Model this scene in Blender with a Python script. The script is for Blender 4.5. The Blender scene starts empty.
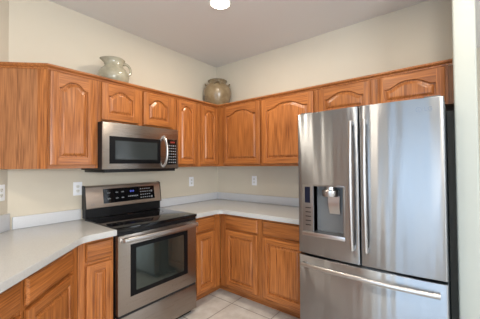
import bpy, bmesh, math, random
from mathutils import Vector, Matrix
PI = math.pi
R = math.radians
random.seed(4)
S = bpy.context.scene
COL = S.collection

# ------------------------------------------------------------------ camera
cam_d = bpy.data.cameras.new('camera')
cam = bpy.data.objects.new('camera', cam_d)
COL.objects.link(cam)
cam_d.sensor_width = 36.0
cam_d.lens = 269.24 / 480 * 36.0
cam_d.clip_start = 0.02
M = Matrix.Rotation(R(38.565 - 90), 4, 'Z') @ Matrix.Rotation(R(91.087), 4, 'X') @ Matrix.Rotation(R(-0.4833), 4, 'Z')
cam.matrix_world = Matrix.Translation((-2.7239, -2.5734, 1.3787)) @ M
S.camera = cam

# ------------------------------------------------------------------ world, exposure, daylight
S.view_settings.view_transform = 'Standard'
S.view_settings.look = 'None'
S.view_settings.gamma = 1
S.view_settings.use_curve_mapping = False
S.view_settings.exposure = 0.12
wd = bpy.data.worlds.new('world')
S.world = wd
wd.use_nodes = True
wn = wd.node_tree.nodes
bg = wn['Background']
bg.inputs[0].default_value = (0.62, 0.80, 1.0, 1)
bg.inputs[1].default_value = 1.5


def area(name, loc, aim, sx, sy, power, color):
    l = bpy.data.lights.new(name, 'AREA')
    l.shape = 'RECTANGLE'
    l.size = sx
    l.size_y = sy
    l.energy = power
    l.color = color
    o = bpy.data.objects.new(name, l)
    COL.objects.link(o)
    o.location = loc
    o.rotation_euler = (Vector(aim) - Vector(loc)).to_track_quat('-Z', 'Z').to_euler()
    return o


area('daylight_patio_door', (-6.25, -2.85, 1.2), (0, -2.85, 1.2), 2.4, 2.1, 80, (0.56, 0.77, 1.0))
area('daylight_unseen_rear_window', (-4.2, -6.3, 1.5), (-3.6, 0, 1.5), 2.2, 1.5, 240, (0.90, 0.96, 1.0))  # unseen window light, placed and strengthened to brighten the back wall
area('daylight_unseen_side_window', (0.6, -6.3, 1.5), (0.6, 0, 1.5), 1.2, 1.5, 45, (0.86, 0.94, 1.0))  # light of an unseen window, added to carry daylight and reflections


# ------------------------------------------------------------------ helpers
def finish(bm, name, mats, parent=None, angle=32, smooth=True):
    bmesh.ops.recalc_face_normals(bm, faces=bm.faces)
    me = bpy.data.meshes.new(name)
    bm.to_mesh(me)
    bm.free()
    if not isinstance(mats, (list, tuple)):
        mats = [mats]
    for m in mats:
        me.materials.append(m)
    if smooth:
        for p in me.polygons:
            p.use_smooth = True
        me.set_sharp_from_angle(angle=R(angle))
    o = bpy.data.objects.new(name, me)
    COL.objects.link(o)
    if parent:
        o.parent = parent
    return o


def tag(o, label, cat, group=None, kind=None):
    o['label'] = label
    o['category'] = cat
    if group:
        o['group'] = group
    if kind:
        o['kind'] = kind
    return o


def thing(name, label, cat, loc=(0, 0, 0), rz=0, group=None):
    o = bpy.data.objects.new(name, None)
    o.empty_display_size = 0.1
    COL.objects.link(o)
    o.location = loc
    o.rotation_euler = (0, 0, rz)
    return tag(o, label, cat, group)


def struct(o):
    o['kind'] = 'structure'
    return o


def bx(bm, x0, x1, y0, y1, z0, z1, bev=0, mi=0, seg=2):
    r = bmesh.ops.create_cube(bm, size=1.0)
    vs = r['verts']
    for v in vs:
        v.co = Vector(((x0 + x1) / 2 + v.co.x * (x1 - x0), (y0 + y1) / 2 + v.co.y * (y1 - y0), (z0 + z1) / 2 + v.co.z * (z1 - z0)))
    fs = set(f for v in vs for f in v.link_faces)
    for f in fs:
        f.material_index = mi
    if bev > 0:
        es = list(set(e for v in vs for e in v.link_edges))
        rr = bmesh.ops.bevel(bm, geom=es, offset=bev, offset_type='OFFSET', segments=seg, profile=0.6, affect='EDGES')
        for f in rr['faces']:
            f.material_index = mi
    return bm


def prism(bm, pts, z0, z1, mi=0, bev=0):
    """pts: outline in xy, extruded in z"""
    b = [bm.verts.new((x, y, z0)) for x, y in pts]
    t = [bm.verts.new((x, y, z1)) for x, y in pts]
    n = len(pts)
    fs = [bm.faces.new(b[::-1]), bm.faces.new(t)]
    for i in range(n):
        fs.append(bm.faces.new((b[i], b[(i + 1) % n], t[(i + 1) % n], t[i])))
    for f in fs:
        f.material_index = mi
    if bev > 0:
        es = list(set(e for f in fs[:2] for e in f.edges))
        rr = bmesh.ops.bevel(bm, geom=es, offset=bev, offset_type='OFFSET', segments=3, profile=0.6, affect='EDGES')
        for f in rr['faces']:
            f.material_index = mi
    return bm


def prism_x(bm, pts, x0, x1, mi=0):
    """pts: outline in (y,z), extruded in x"""
    a = [bm.verts.new((x0, y, z)) for y, z in pts]
    b = [bm.verts.new((x1, y, z)) for y, z in pts]
    n = len(pts)
    fs = [bm.faces.new(a), bm.faces.new(b[::-1])]
    for i in range(n):
        fs.append(bm.faces.new((a[i], b[i], b[(i + 1) % n], a[(i + 1) % n])))
    for f in fs:
        f.material_index = mi
    return bm


def lathe(bm, prof, n=40, cx=0, cy=0, deform=None, mi=0):
    rings = []
    for r, z in prof:
        ring = []
        for i in range(n):
            a = 2 * PI * i / n
            rr, zz = (r, z) if deform is None else deform(r, z, a)
            ring.append(bm.verts.new((cx + rr * math.cos(a), cy + rr * math.sin(a), zz)))
        rings.append(ring)
    for a, b in zip(rings, rings[1:]):
        for i in range(n):
            f = bm.faces.new((a[i], a[(i + 1) % n], b[(i + 1) % n], b[i]))
            f.material_index = mi
    for ring in (rings[0], rings[-1]):
        f = bm.faces.new(ring)
        f.material_index = mi
    return bm


def tube(bm, path, rx, ry=None, n=12, up=Vector((0, 0, 1)), mi=0, scale=None):
    """elliptical tube along a path; rx across (perpendicular to up), ry along up"""
    ry = ry or rx
    path = [Vector(p) for p in path]
    rings = []
    for i, p in enumerate(path):
        t = (path[min(i + 1, len(path) - 1)] - path[max(i - 1, 0)]).normalized()
        s = t.cross(up)
        if s.length < 1e-4:
            s = t.cross(Vector((0, 1, 0)))
        s.normalize()
        u = s.cross(t).normalized()
        k = scale[i] if scale else 1
        rings.append([bm.verts.new(p + s * rx * k * math.cos(2 * PI * j / n) + u * ry * k * math.sin(2 * PI * j / n)) for j in range(n)])
    for a, b in zip(rings, rings[1:]):
        for i in range(n):
            f = bm.faces.new((a[i], a[(i + 1) % n], b[(i + 1) % n], b[i]))
            f.material_index = mi
    for ring in (rings[0], rings[-1]):
        bm.faces.new(ring).material_index = mi
    return bm


def shift(bm, x, y, z):
    bmesh.ops.translate(bm, verts=bm.verts, vec=(x, y, z))
    return bm


def text_mesh(name, body, size, mat, parent, loc, rot, depth=0.0006):
    cu = bpy.data.curves.new(name, 'FONT')
    cu.body = body
    cu.size = size
    cu.extrude = depth
    cu.align_x = 'CENTER'
    cu.align_y = 'CENTER'
    tmp = bpy.data.objects.new(name + '_tmp', cu)
    COL.objects.link(tmp)
    dg = bpy.context.evaluated_depsgraph_get()
    me = bpy.data.meshes.new_from_object(tmp.evaluated_get(dg))
    bpy.data.objects.remove(tmp)
    me.transform(Matrix.Translation(loc) @ rot.to_4x4())
    me.materials.clear()
    me.materials.append(mat)
    o = bpy.data.objects.new(name, me)
    COL.objects.link(o)
    o.parent = parent
    return o


# ------------------------------------------------------------------ materials
def new_mat(name):
    m = bpy.data.materials.new(name)
    m.use_nodes = True
    return m, m.node_tree.nodes, m.node_tree.links, m.node_tree.nodes['Principled BSDF']


def simple(name, col, rough=0.5, metal=0, noise=0.0, nscale=8, bump=0, bscale=200, coat=0, emis=None, estr=0, aniso=0, spec=0.5):
    m, N, L, b = new_mat(name)
    b.inputs['Base Color'].default_value = (*col, 1)
    b.inputs['Roughness'].default_value = rough
    b.inputs['Metallic'].default_value = metal
    b.inputs['Coat Weight'].default_value = coat
    b.inputs['Specular IOR Level'].default_value = spec
    tc = N.new('ShaderNodeTexCoord')
    if noise:
        n = N.new('ShaderNodeTexNoise')
        n.inputs['Scale'].default_value = nscale
        n.inputs['Detail'].default_value = 4
        L.new(tc.outputs['Object'], n.inputs['Vector'])
        r = N.new('ShaderNodeValToRGB')
        r.color_ramp.elements[0].position = 0.3
        r.color_ramp.elements[1].position = 0.7
        r.color_ramp.elements[0].color = (*[c * (1 - noise) for c in col], 1)
        r.color_ramp.elements[1].color = (*[min(1, c * (1 + noise)) for c in col], 1)
        L.new(n.outputs['Fac'], r.inputs['Fac'])
        L.new(r.outputs['Color'], b.inputs['Base Color'])
    if bump:
        n2 = N.new('ShaderNodeTexNoise')
        n2.inputs['Scale'].default_value = bscale
        n2.inputs['Detail'].default_value = 3
        L.new(tc.outputs['Object'], n2.inputs['Vector'])
        bp = N.new('ShaderNodeBump')
        bp.inputs['Strength'].default_value = bump
        bp.inputs['Distance'].default_value = 0.002
        L.new(n2.outputs['Fac'], bp.inputs['Height'])
        L.new(bp.outputs['Normal'], b.inputs['Normal'])
    if emis:
        b.inputs['Emission Color'].default_value = (*emis, 1)
        b.inputs['Emission Strength'].default_value = estr
    return m


def oak(name, axis, light, dark, rough=0.31, contrast=1.0):
    """varnished oak, grain along the given object axis (0=x, 2=z)"""
    m, N, L, b = new_mat(name)
    tc = N.new('ShaderNodeTexCoord')
    oi = N.new('ShaderNodeObjectInfo')
    # offset per object so no two boards repeat
    mul = N.new('ShaderNodeVectorMath'); mul.operation = 'SCALE'
    mul.inputs[0].default_value = (7.3, 3.1, 5.7)
    L.new(oi.outputs['Random'], mul.inputs['Scale'])
    add = N.new('ShaderNodeVectorMath'); add.operation = 'ADD'
    L.new(tc.outputs['Object'], add.inputs[0])
    L.new(mul.outputs['Vector'], add.inputs[1])

    def mapped(sc):
        mp = N.new('ShaderNodeMapping')
        mp.inputs['Scale'].default_value = sc
        L.new(add.outputs['Vector'], mp.inputs['Vector'])
        return mp

    def st(a, c):   # stretched scale: c along grain, a across
        v = [a, a, a]
        v[axis] = c
        return tuple(v)
    # broad cathedral figure
    n1 = N.new('ShaderNodeTexNoise')
    n1.inputs['Scale'].default_value = 1.0
    n1.inputs['Detail'].default_value = 1.5
    L.new(mapped(st(7.0, 0.45)).outputs['Vector'], n1.inputs['Vector'])
    ma = N.new('ShaderNodeMath'); ma.operation = 'MULTIPLY'
    ma.inputs[1].default_value = 13.0
    L.new(n1.outputs['Fac'], ma.inputs[0])
    fr = N.new('ShaderNodeMath'); fr.operation = 'PINGPONG'
    fr.inputs[1].default_value = 0.5
    L.new(ma.outputs[0], fr.inputs[0])
    # fine pores
    n2 = N.new('ShaderNodeTexNoise')
    n2.inputs['Scale'].default_value = 1.0
    n2.inputs['Detail'].default_value = 4
    L.new(mapped(st(170.0, 4.5)).outputs['Vector'], n2.inputs['Vector'])
    # broad tone
    n3 = N.new('ShaderNodeTexNoise')
    n3.inputs['Scale'].default_value = 1.0
    n3.inputs['Detail'].default_value = 2
    L.new(mapped(st(14.0, 1.0)).outputs['Vector'], n3.inputs['Vector'])
    a1 = N.new('ShaderNodeMath'); a1.operation = 'MULTIPLY_ADD'
    a1.inputs[1].default_value = 0.22
    L.new(fr.outputs[0], a1.inputs[0])
    m2 = N.new('ShaderNodeMath'); m2.operation = 'MULTIPLY'
    m2.inputs[1].default_value = 0.95
    L.new(n2.outputs['Fac'], m2.inputs[0])
    L.new(m2.outputs[0], a1.inputs[2])
    a2 = N.new('ShaderNodeMath'); a2.operation = 'MULTIPLY_ADD'
    a2.inputs[1].default_value = 0.22
    L.new(n3.outputs['Fac'], a2.inputs[0])
    L.new(a1.outputs[0], a2.inputs[2])
    rp = N.new('ShaderNodeValToRGB')
    e = rp.color_ramp.elements
    e[0].position = 0.42
    e[1].position = 0.42 + 0.36 / contrast
    e[0].color = (*dark, 1)
    e[1].color = (*light, 1)
    L.new(a2.outputs[0], rp.inputs['Fac'])
    # each board a slightly different tone
    hs = N.new('ShaderNodeHueSaturation')
    mr = N.new('ShaderNodeMapRange')
    mr.inputs['To Min'].default_value = 0.9
    mr.inputs['To Max'].default_value = 1.08
    L.new(oi.outputs['Random'], mr.inputs['Value'])
    L.new(mr.outputs['Result'], hs.inputs['Value'])
    L.new(rp.outputs['Color'], hs.inputs['Color'])
    L.new(hs.outputs['Color'], b.inputs['Base Color'])
    b.inputs['Roughness'].default_value = rough
    b.inputs['Coat Weight'].default_value = 0.0
    b.inputs['Coat Roughness'].default_value = 0.3
    bp = N.new('ShaderNodeBump')
    bp.inputs['Strength'].default_value = 0.12
    bp.inputs['Distance'].default_value = 0.001
    L.new(n2.outputs['Fac'], bp.inputs['Height'])
    L.new(bp.outputs['Normal'], b.inputs['Normal'])
    return m


OL, OD = (0.46, 0.163, 0.042), (0.175, 0.048, 0.010)
OAKV = oak('oak_vertical_grain', 2, OL, OD)
OAKH = oak('oak_horizontal_grain', 0, OL, OD)
OAKP = oak('oak_plywood_panel', 2, (0.43, 0.180, 0.070), (0.19, 0.068, 0.025), rough=0.4, contrast=1.0)
OAKS = [OAKV, OAKH]

WALL = simple('wall_paint_beige', (0.63, 0.568, 0.468), 0.75, bump=0.10, bscale=90, noise=0.015, nscale=3)
WALLW = simple('wall_paint_pale', (0.44, 0.46, 0.425), 0.6, bump=0.08, bscale=90)
CEIL = simple('ceiling_paint', (0.74, 0.725, 0.715), 0.85, bump=0.12, bscale=70)
WHITE = simple('white_trim_paint', (0.78, 0.77, 0.74), 0.45)
PLATE = simple('white_plastic', (0.88, 0.89, 0.93), 0.35)
SLOT = simple('dark_slot', (0.03, 0.03, 0.03), 0.6)
BLACKG = simple('black_glass', (0.004, 0.004, 0.005), 0.05, spec=0.45)
BLACKP = simple('black_enamel', (0.008, 0.008, 0.009), 0.35, spec=0.3)
OVENG = simple('oven_window_glass', (0.085, 0.10, 0.092), 0.05, metal=0.8)
BLACKF = simple('black_glass_border', (0.006, 0.006, 0.007), 0.4, spec=0.12)
MWG = simple('microwave_window_mesh', (0.030, 0.035, 0.036), 0.14, coat=0.3, bump=0.05, bscale=900)
SIDEG = simple('dark_grey_painted_steel', (0.09, 0.11, 0.125), 0.45, bump=0.1, bscale=500)
GASKET_AND_SHADE = simple('black_rubber_and_seam_shade', (0.01, 0.01, 0.012), 0.6)
MARK = simple('pale_printed_mark', (0.30, 0.31, 0.33), 0.5)
DARKMARK = simple('grey_logo_mark', (0.20, 0.24, 0.30), 0.4)
REDLED = simple('red_display_digits', (0.2, 0.02, 0.02), 0.4, emis=(1.0, 0.12, 0.05), estr=0.25)
BLUELED = simple('blue_display_digits', (0.02, 0.04, 0.15), 0.4, emis=(0.15, 0.2, 1.0), estr=0.5)


def steel(name, col, rough, aniso, streak=0.35, horiz=True):
    m, N, L, b = new_mat(name)
    b.inputs['Metallic'].default_value = 1
    b.inputs['Base Color'].default_value = (*col, 1)
    b.inputs['Anisotropic'].default_value = aniso
    tg = N.new('ShaderNodeTangent')
    tg.direction_type = 'RADIAL'
    tg.axis = 'Z'
    L.new(tg.outputs['Tangent'], b.inputs['Tangent'])
    b.inputs['Anisotropic Rotation'].default_value = 0.25
    tc = N.new('ShaderNodeTexCoord')
    mp = N.new('ShaderNodeMapping')
    mp.inputs['Scale'].default_value = (3, 3, 600)
    L.new(tc.outputs['Object'], mp.inputs['Vector'])
    n = N.new('ShaderNodeTexNoise')
    n.inputs['Scale'].default_value = 1
    n.inputs['Detail'].default_value = 3
    L.new(mp.outputs['Vector'], n.inputs['Vector'])
    mr = N.new('ShaderNodeMapRange')
    mr.inputs['To Min'].default_value = rough * 0.85
    mr.inputs['To Max'].default_value = rough * 1.2
    L.new(n.outputs['Fac'], mr.inputs['Value'])
    L.new(mr.outputs['Result'], b.inputs['Roughness'])
    # slight waviness of the sheet, running top to bottom
    mp2 = N.new('ShaderNodeMapping')
    mp2.inputs['Scale'].default_value = (11, 11, 0.7)
    L.new(tc.outputs['Object'], mp2.inputs['Vector'])
    n2 = N.new('ShaderNodeTexNoise')
    n2.inputs['Scale'].default_value = 1
    n2.inputs['Detail'].default_value = 1.0
    L.new(mp2.outputs['Vector'], n2.inputs['Vector'])
    bp = N.new('ShaderNodeBump')
    bp.inputs['Strength'].default_value = streak
    bp.inputs['Distance'].default_value = 0.01
    L.new(n2.outputs['Fac'], bp.inputs['Height'])
    L.new(bp.outputs['Normal'], b.inputs['Normal'])
    return m


STEEL = steel('brushed_stainless_door', (0.35, 0.365, 0.39), 0.34, 1.0, 0.9)
STEELR = steel('stainless_range_bronze_reflection', (0.35, 0.312, 0.285), 0.28, 0.6, 0.06)  # bronze tone of the reflected room is put into this base colour
STEELB = steel('stainless_panel_copper_reflection', (0.60, 0.50, 0.43), 0.5, 0.3, 0.02)  # lighter copper base colour stands in for cabinets reflected in the backguard
CHROME = simple('satin_steel_handle', (0.52, 0.51, 0.51), 0.32, metal=1)


def quartz():
    m, N, L, b = new_mat('pale_quartz_counter')
    tc = N.new('ShaderNodeTexCoord')
    v = N.new('ShaderNodeTexVoronoi')
    v.inputs['Scale'].default_value = 260
    L.new(tc.outputs['Object'], v.inputs['Vector'])
    r = N.new('ShaderNodeValToRGB')
    r.color_ramp.elements[0].color = (0.445, 0.45, 0.45, 1)
    r.color_ramp.elements[1].color = (0.495, 0.50, 0.50, 1)
    r.color_ramp.elements[1].position = 0.6
    L.new(v.outputs['Color'], r.inputs['Fac'])
    L.new(r.outputs['Color'], b.inputs['Base Color'])
    b.inputs['Roughness'].default_value = 0.22
    return m


QUARTZ = quartz()
SPLASH = simple('quartz_upstand_lit', (0.60, 0.61, 0.64), 0.3, noise=0.03, nscale=200)  # same slab as the worktop; brighter, bluer lighting is put into the colour


def tile():
    m, N, L, b = new_mat('ceramic_floor_tile')
    tc = N.new('ShaderNodeTexCoord')
    mp = N.new('ShaderNodeMapping')
    mp.inputs['Location'].default_value = (0.667, 0.816, 0)
    L.new(tc.outputs['Object'], mp.inputs['Vector'])
    br = N.new('ShaderNodeTexBrick')
    br.offset = 0
    br.inputs['Scale'].default_value = 1
    br.inputs['Brick Width'].default_value = 0.45
    br.inputs['Row Height'].default_value = 0.45
    br.inputs['Mortar Size'].default_value = 0.0045
    br.inputs['Mortar Smooth'].default_value = 0.2
    br.inputs['Bias'].default_value = 0
    L.new(mp.outputs['Vector'], br.inputs['Vector'])
    n = N.new('ShaderNodeTexNoise')
    n.inputs['Scale'].default_value = 9
    n.inputs['Detail'].default_value = 6
    L.new(tc.outputs['Object'], n.inputs['Vector'])
    r = N.new('ShaderNodeValToRGB')
    r.color_ramp.elements[0].position = 0.3
    r.color_ramp.elements[1].position = 0.72
    r.color_ramp.elements[0].color = (0.49, 0.455, 0.42, 1)
    r.color_ramp.elements[1].color = (0.68, 0.66, 0.63, 1)
    L.new(n.outputs['Fac'], r.inputs['Fac'])
    L.new(r.outputs['Color'], br.inputs['Color1'])
    L.new(r.outputs['Color'], br.inputs['Color2'])
    br.inputs['Mortar'].default_value = (0.22, 0.195, 0.175, 1)
    L.new(br.outputs['Color'], b.inputs['Base Color'])
    b.inputs['Roughness'].default_value = 0.35
    bp = N.new('ShaderNodeBump')
    bp.inputs['Strength'].default_value = 0.4
    bp.inputs['Distance'].default_value = 0.003
    iv = N.new('ShaderNodeMath'); iv.operation = 'SUBTRACT'
    iv.inputs[0].default_value = 1
    L.new(br.outputs['Fac'], iv.inputs[1])
    L.new(iv.outputs[0], bp.inputs['Height'])
    L.new(bp.outputs['Normal'], b.inputs['Normal'])
    return m


TILE = tile()


def pane_mat():
    m, N, L, b = new_mat('window_glass')
    out = N['Material Output']
    t = N.new('ShaderNodeBsdfTransparent')
    g = N.new('ShaderNodeBsdfGlossy')
    g.inputs['Roughness'].default_value = 0.02
    mx = N.new('ShaderNodeMixShader')
    mx.inputs[0].default_value = 0.06
    L.new(t.outputs[0], mx.inputs[1])
    L.new(g.outputs[0], mx.inputs[2])
    L.new(mx.outputs[0], out.inputs['Surface'])
    return m


PANE = pane_mat()

# ------------------------------------------------------------------ room shell
ZC = 2.735            # ceiling height
T = 0.12


def wall_seg(name, p, q, holes=(), mat=WALL, out=1, thick=T, top=ZC):
    """wall from p to q (room side on the left of p->q when out=1); holes: (s0,s1,z0,z1)"""
    p = Vector((p[0], p[1], 0)); q = Vector((q[0], q[1], 0))
    d = (q - p); ln = d.length
    ang = math.atan2(d.y, d.x)
    bm = bmesh.new()
    y0, y1 = (-thick, 0) if out > 0 else (0, thick)
    xs = sorted({0, ln, *[h[0] for h in holes], *[h[1] for h in holes]})
    for a, b_ in zip(xs, xs[1:]):
        hs = [h for h in holes if h[0] <= a + 1e-6 and h[1] >= b_ - 1e-6]
        if not hs:
            bx(bm, a, b_, y0, y1, 0, top)
        else:
            h = hs[0]
            if h[2] > 0.001:
                bx(bm, a, b_, y0, y1, 0, h[2])
            bx(bm, a, b_, y0, y1, h[3], top)
    o = finish(bm, name, mat, smooth=False)
    o.location = p
    o.rotation_euler = (0, 0, ang)
    return struct(o)


bm = bmesh.new()
bx(bm, -6.4, 1.8, -6.4, 0.4, -0.1, 0)
struct(finish(bm, 'floor', TILE, smooth=False))
bm = bmesh.new()
bx(bm, -6.4, 1.8, -6.4, 0.4, ZC, ZC + 0.1)
struct(finish(bm, 'ceiling', CEIL, smooth=False))

wall_seg('wall_back', (0.12, 0), (-2.24, 0), out=1)
wall_seg('wall_right', (0, -2.70), (0, 0), out=1)
wall_seg('wall_left', (-2.24, 0), (-3.90, -1.66), out=1)
wall_seg('wall_far_left', (-3.90, -1.66), (-6.12, -1.66), out=1)
wall_seg('wall_patio', (-6.0, -1.66), (-6.0, -6.12), out=1, holes=[(0.1, 2.5, 0.05, 2.15)])
wall_seg('wall_dining', (-6.0, -6.0), (1.5, -6.0), out=1, holes=[(0.7, 2.9, 0.85, 2.2), (6.0, 7.2, 0.85, 2.2)])
wall_seg('wall_side', (1.5, -6.0), (1.5, -2.70), out=1)
wall_seg('wall_behind_fridge', (1.5, -2.70), (0.12, -2.70), out=1)
# end of the partition beside the refrigerator, rounded corner beads
bm = bmesh.new()
bx(bm, -0.62, 0.0, -2.686, -2.577, 0, ZC)
es = [e for e in bm.edges if abs(e.verts[0].co.x + 0.62) < 1e-4 and abs(e.verts[1].co.x + 0.62) < 1e-4 and abs(e.verts[0].co.z - e.verts[1].co.z) > 1]
bmesh.ops.bevel(bm, geom=es, offset=0.012, segments=4, profile=0.5, affect='EDGES')
struct(finish(bm, 'wall_partition', WALLW))


def win(name, loc, rz, w, z0, z1, nm):
    """window frame in a hole: local x along the wall, 0..w"""
    root = thing(name, 'x', 'window', loc, rz)
    del root['label']; del root['category']
    root['kind'] = 'structure'
    bm = bmesh.new()
    f = 0.05
    for a, b_, c, d in ((0, w, z0, z0 + f), (0, w, z1 - f, z1), (0, f, z0, z1), (w - f, w, z0, z1)):
        bx(bm, a, b_, -0.09, -0.03, c, d)
    for k in range(1, nm):
        bx(bm, w * k / nm - f / 2, w * k / nm + f / 2, -0.085, -0.035, z0, z1)
    finish(bm, 'window_frame', WHITE, root)
    bm = bmesh.new()
    bx(bm, f, w - f, -0.062, -0.058, z0 + f, z1 - f)
    finish(bm, 'pane', PANE, root, smooth=False)
    return root


win('window_1', (-6.0, -1.76, 0), R(-90), 2.4, 0.05, 2.15, 2).rotation_euler = (0, 0, R(-90))
win('window_2', (-5.3, -6.0, 0), 0, 2.2, 0.85, 2.2, 2)  # unseen window, added to go with the rear daylight lamp
win('window_3', (0.0, -6.0, 0), 0, 1.2, 0.85, 2.2, 1)  # added out of view, opening for the side daylight lamp

# unseen oak door added beyond the worktop for brown streaks in the refrigerator
dpx, dpy = -3.90 + 0.10, -1.66 + 0.10
rt = bpy.data.objects.new('added_door_1', None)
COL.objects.link(rt)
rt.location = (dpx, dpy, 0); rt.rotation_euler = (0, 0, R(45))
struct(rt)
bm = bmesh.new()
bx(bm, 0.07, 0.86, -0.030, -0.001, 0.01, 2.03, bev=0.003)
finish(bm, 'door_leaf', OAKV, rt)
bm = bmesh.new()
bx(bm, 0.0, 0.065, -0.02, -0.001, 0, 2.10); bx(bm, 0.865, 0.93, -0.02, -0.001, 0, 2.10); bx(bm, 0.065, 0.865, -0.02, -0.001, 2.035, 2.10)
finish(bm, 'door_casing', WHITE, rt, smooth=False)
bm = bmesh.new()
bmesh.ops.create_uvsphere(bm, u_segments=16, v_segments=10, radius=0.028)
shift(bm, 0.80, -0.07, 0.95)
tube(bm, [(0.80, -0.030, 0.95), (0.80, -0.06, 0.95)], 0.012, n=12)
finish(bm, 'door_knob', CHROME, rt)


# ------------------------------------------------------------------ cabinet doors
def arch(s):
    s = (abs(s) / 0.92) ** 1.45
    return 0.5 * (1 + math.cos(PI * s)) if s < 1 else 0.0


def door_bm(w, h, A=0.0, fw=0.055, t=0.021, panel_lift=0.0):
    """frame-and-raised-panel door, lower left corner at the origin, back at y=0, front at y=-t"""
    bm = bmesh.new()
    e = 0.004
    x0, x1, z0, z1 = fw, w - fw, fw, h - fw
    n = 28

    def contour(d, y):
        a0, a1, b0 = x0 + d, x1 - d, z0 + d
        pts = [(a0, b0)]
        pts.append((a1, b0))
        for i in range(n + 1):
            s = 1 - 2 * i / n
            x = (a0 + a1) / 2 + s * (a1 - a0) / 2
            z = z1 - A * (1 - arch(s)) - d
            pts.append((x, z))
        return [bm.verts.new((x, y, z)) for x, z in pts]
    # frame front: four members
    V = lambda x, z, y=-t: bm.verts.new((x, y, z))
    def quad(a, b_, c, d, mi):
        bm.faces.new((a, b_, c, d)).material_index = mi
    quad(V(e, e), V(x0, e), V(x0, h - e), V(e, h - e), 0)
    quad(V(x1, e), V(w - e, e), V(w - e, h - e), V(x1, h - e), 0)
    quad(V(x0, e), V(x1, e), V(x1, z0), V(x0, z0), 1)
    tops, lows = [], []
    for i in range(n + 1):
        s = -1 + 2 * i / n
        x = (x0 + x1) / 2 + s * (x1 - x0) / 2
        tops.append(V(x, h - e))
        lows.append(V(x, z1 - A * (1 - arch(s))))
    for i in range(n):
        quad(lows[i], lows[i + 1], tops[i + 1], tops[i], 1)
    # outer rim: rounded over, then back
    def rect(i_, y):
        return [V(i_, i_, y), V(w - i_, i_, y), V(w - i_, h - i_, y), V(i_, h - i_, y)]
    loops = [rect(e, -t), rect(e * 0.3, -t + e * 0.3), rect(0, -t + e), rect(0, 0)]
    for a, b_ in zip(loops, loops[1:]):
        for i in range(4):
            quad(a[i], a[(i + 1) % 4], b_[(i + 1) % 4], b_[i], 0 if i % 2 else 1)
    bm.faces.new(loops[-1])
    # sticking, groove, raised field
    prof = [(0, -t), (0.002, -t + 0.0012), (0.004, -t + 0.005), (0.005, -t + 0.013), (0.010, -t + 0.0135), (0.013, -t + 0.0130), (0.026, -t + 0.0040), (0.030, -t + 0.0020), (0.036, -t + 0.001)]
    if w < 0.25:
        prof = [(d * 0.8, y) for d, y in prof]
    cs = [contour(d, y) for d, y in prof]
    m = len(cs[0])
    for a, b_ in zip(cs, cs[1:]):
        for i in range(m):
            quad(a[i], a[(i + 1) % m], b_[(i + 1) % m], b_[i], 0)
    # field as vertical strips
    last = cs[-1]
    top = last[2:]
    y = prof[-1][1]
    bots = []
    for k, v in enumerate(top):
        bots.append(last[1] if k == 0 else last[0] if k == len(top) - 1 else bm.verts.new((v.co.x, y, last[0].co.z)))
    for k in range(len(top) - 1):
        quad(top[k], top[k + 1], bots[k + 1], bots[k], 0)
    bmesh.ops.remove_doubles(bm, verts=bm.verts, dist=1e-6)
    return bm


def drawer_bm(w, h, t=0.019):
    """slab drawer front with a routed edge"""
    bm = bmesh.new()
    loops = []
    for i_, y in ((0, 0), (0, -t + 0.009), (0.003, -t + 0.005), (0.009, -t + 0.001), (0.012, -t)):
        loops.append([bm.verts.new((x, y, z)) for x, z in ((i_, i_), (w - i_, i_), (w - i_, h - i_), (i_, h - i_))])
    for a, b_ in zip(loops, loops[1:]):
        for i in range(4):
            bm.faces.new((a[i], a[(i + 1) % 4], b_[(i + 1) % 4], b_[i])).material_index = 1
    bm.faces.new(loops[0]).material_index = 1
    bm.faces.new(loops[-1]).material_index = 1
    return bm


def add_door(root, x0, x1, z0, z1, y, A=0.0, name='door', fw=0.055):
    return finish(shift(door_bm(x1 - x0, z1 - z0, A, fw), x0, y - 0.004, z0), name, OAKS, root, angle=25)


def add_drawer(root, x0, x1, z0, z1, y):
    return finish(shift(drawer_bm(x1 - x0, z1 - z0), x0, y - 0.004, z0), 'drawer', OAKS, root, angle=25)


def frame_bm(x0, x1, z0, z1, y, stiles, rails, t=0.019):
    """face frame: stiles = [(x0,x1)], rails = [(z0,z1)], front at y, thickness t"""
    bm = bmesh.new()
    for a, b_ in stiles:
        bx(bm, a, b_, y, y + t, z0, z1, mi=0)
    st = sorted(stiles)
    for (a0, a1), (b0, b1) in zip(st, st[1:]):
        for c, d in rails:
            bx(bm, a1, b0, y + 0.0003, y + t, c, d, mi=1)
    return bm


# ---- upper cabinets on the back wall; local frame = world frame
ZB, ZT = 1.360, 2.068       # underside and top of the wall cabinets
FY = -0.330                 # face frame front
DZ0, DZ1 = 1.386, 2.058

t = thing('wall_cabinet', 'tall single-door oak wall cabinet with an angled plain side, left of the microwave', 'cabinet', (0, 0, ZB), 0, 'oak wall cabinets')
def Z(z): return z - ZB
bm = bmesh.new()
prism(bm, [(-2.239, -0.002), (-2.327, -0.090), (-2.090, -0.327), (-2.085, -0.311), (-1.7455, -0.311), (-1.7455, -0.002)], 0, ZT - ZB)
finish(bm, 'body', OAKP, t, smooth=False)
bm = bmesh.new()
prism(bm, [(-2.0890, -0.3300), (-2.1350, -0.2840), (-2.1335, -0.2825), (-2.0875, -0.3285)], 0, ZT - ZB)
finish(bm, 'corner_stile', OAKV, t, smooth=False)
bm = frame_bm(-2.0865, -1.7455, 0, ZT - ZB, FY, [(-2.0865, -2.055), (-1.80, -1.7455)], [(0, 0.05), (ZT - ZB - 0.045, ZT - ZB)])
finish(bm, 'face_frame', OAKS, t)
add_door(t, -2.078, -1.770, Z(DZ0), Z(DZ1), FY, 0.05)

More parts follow.
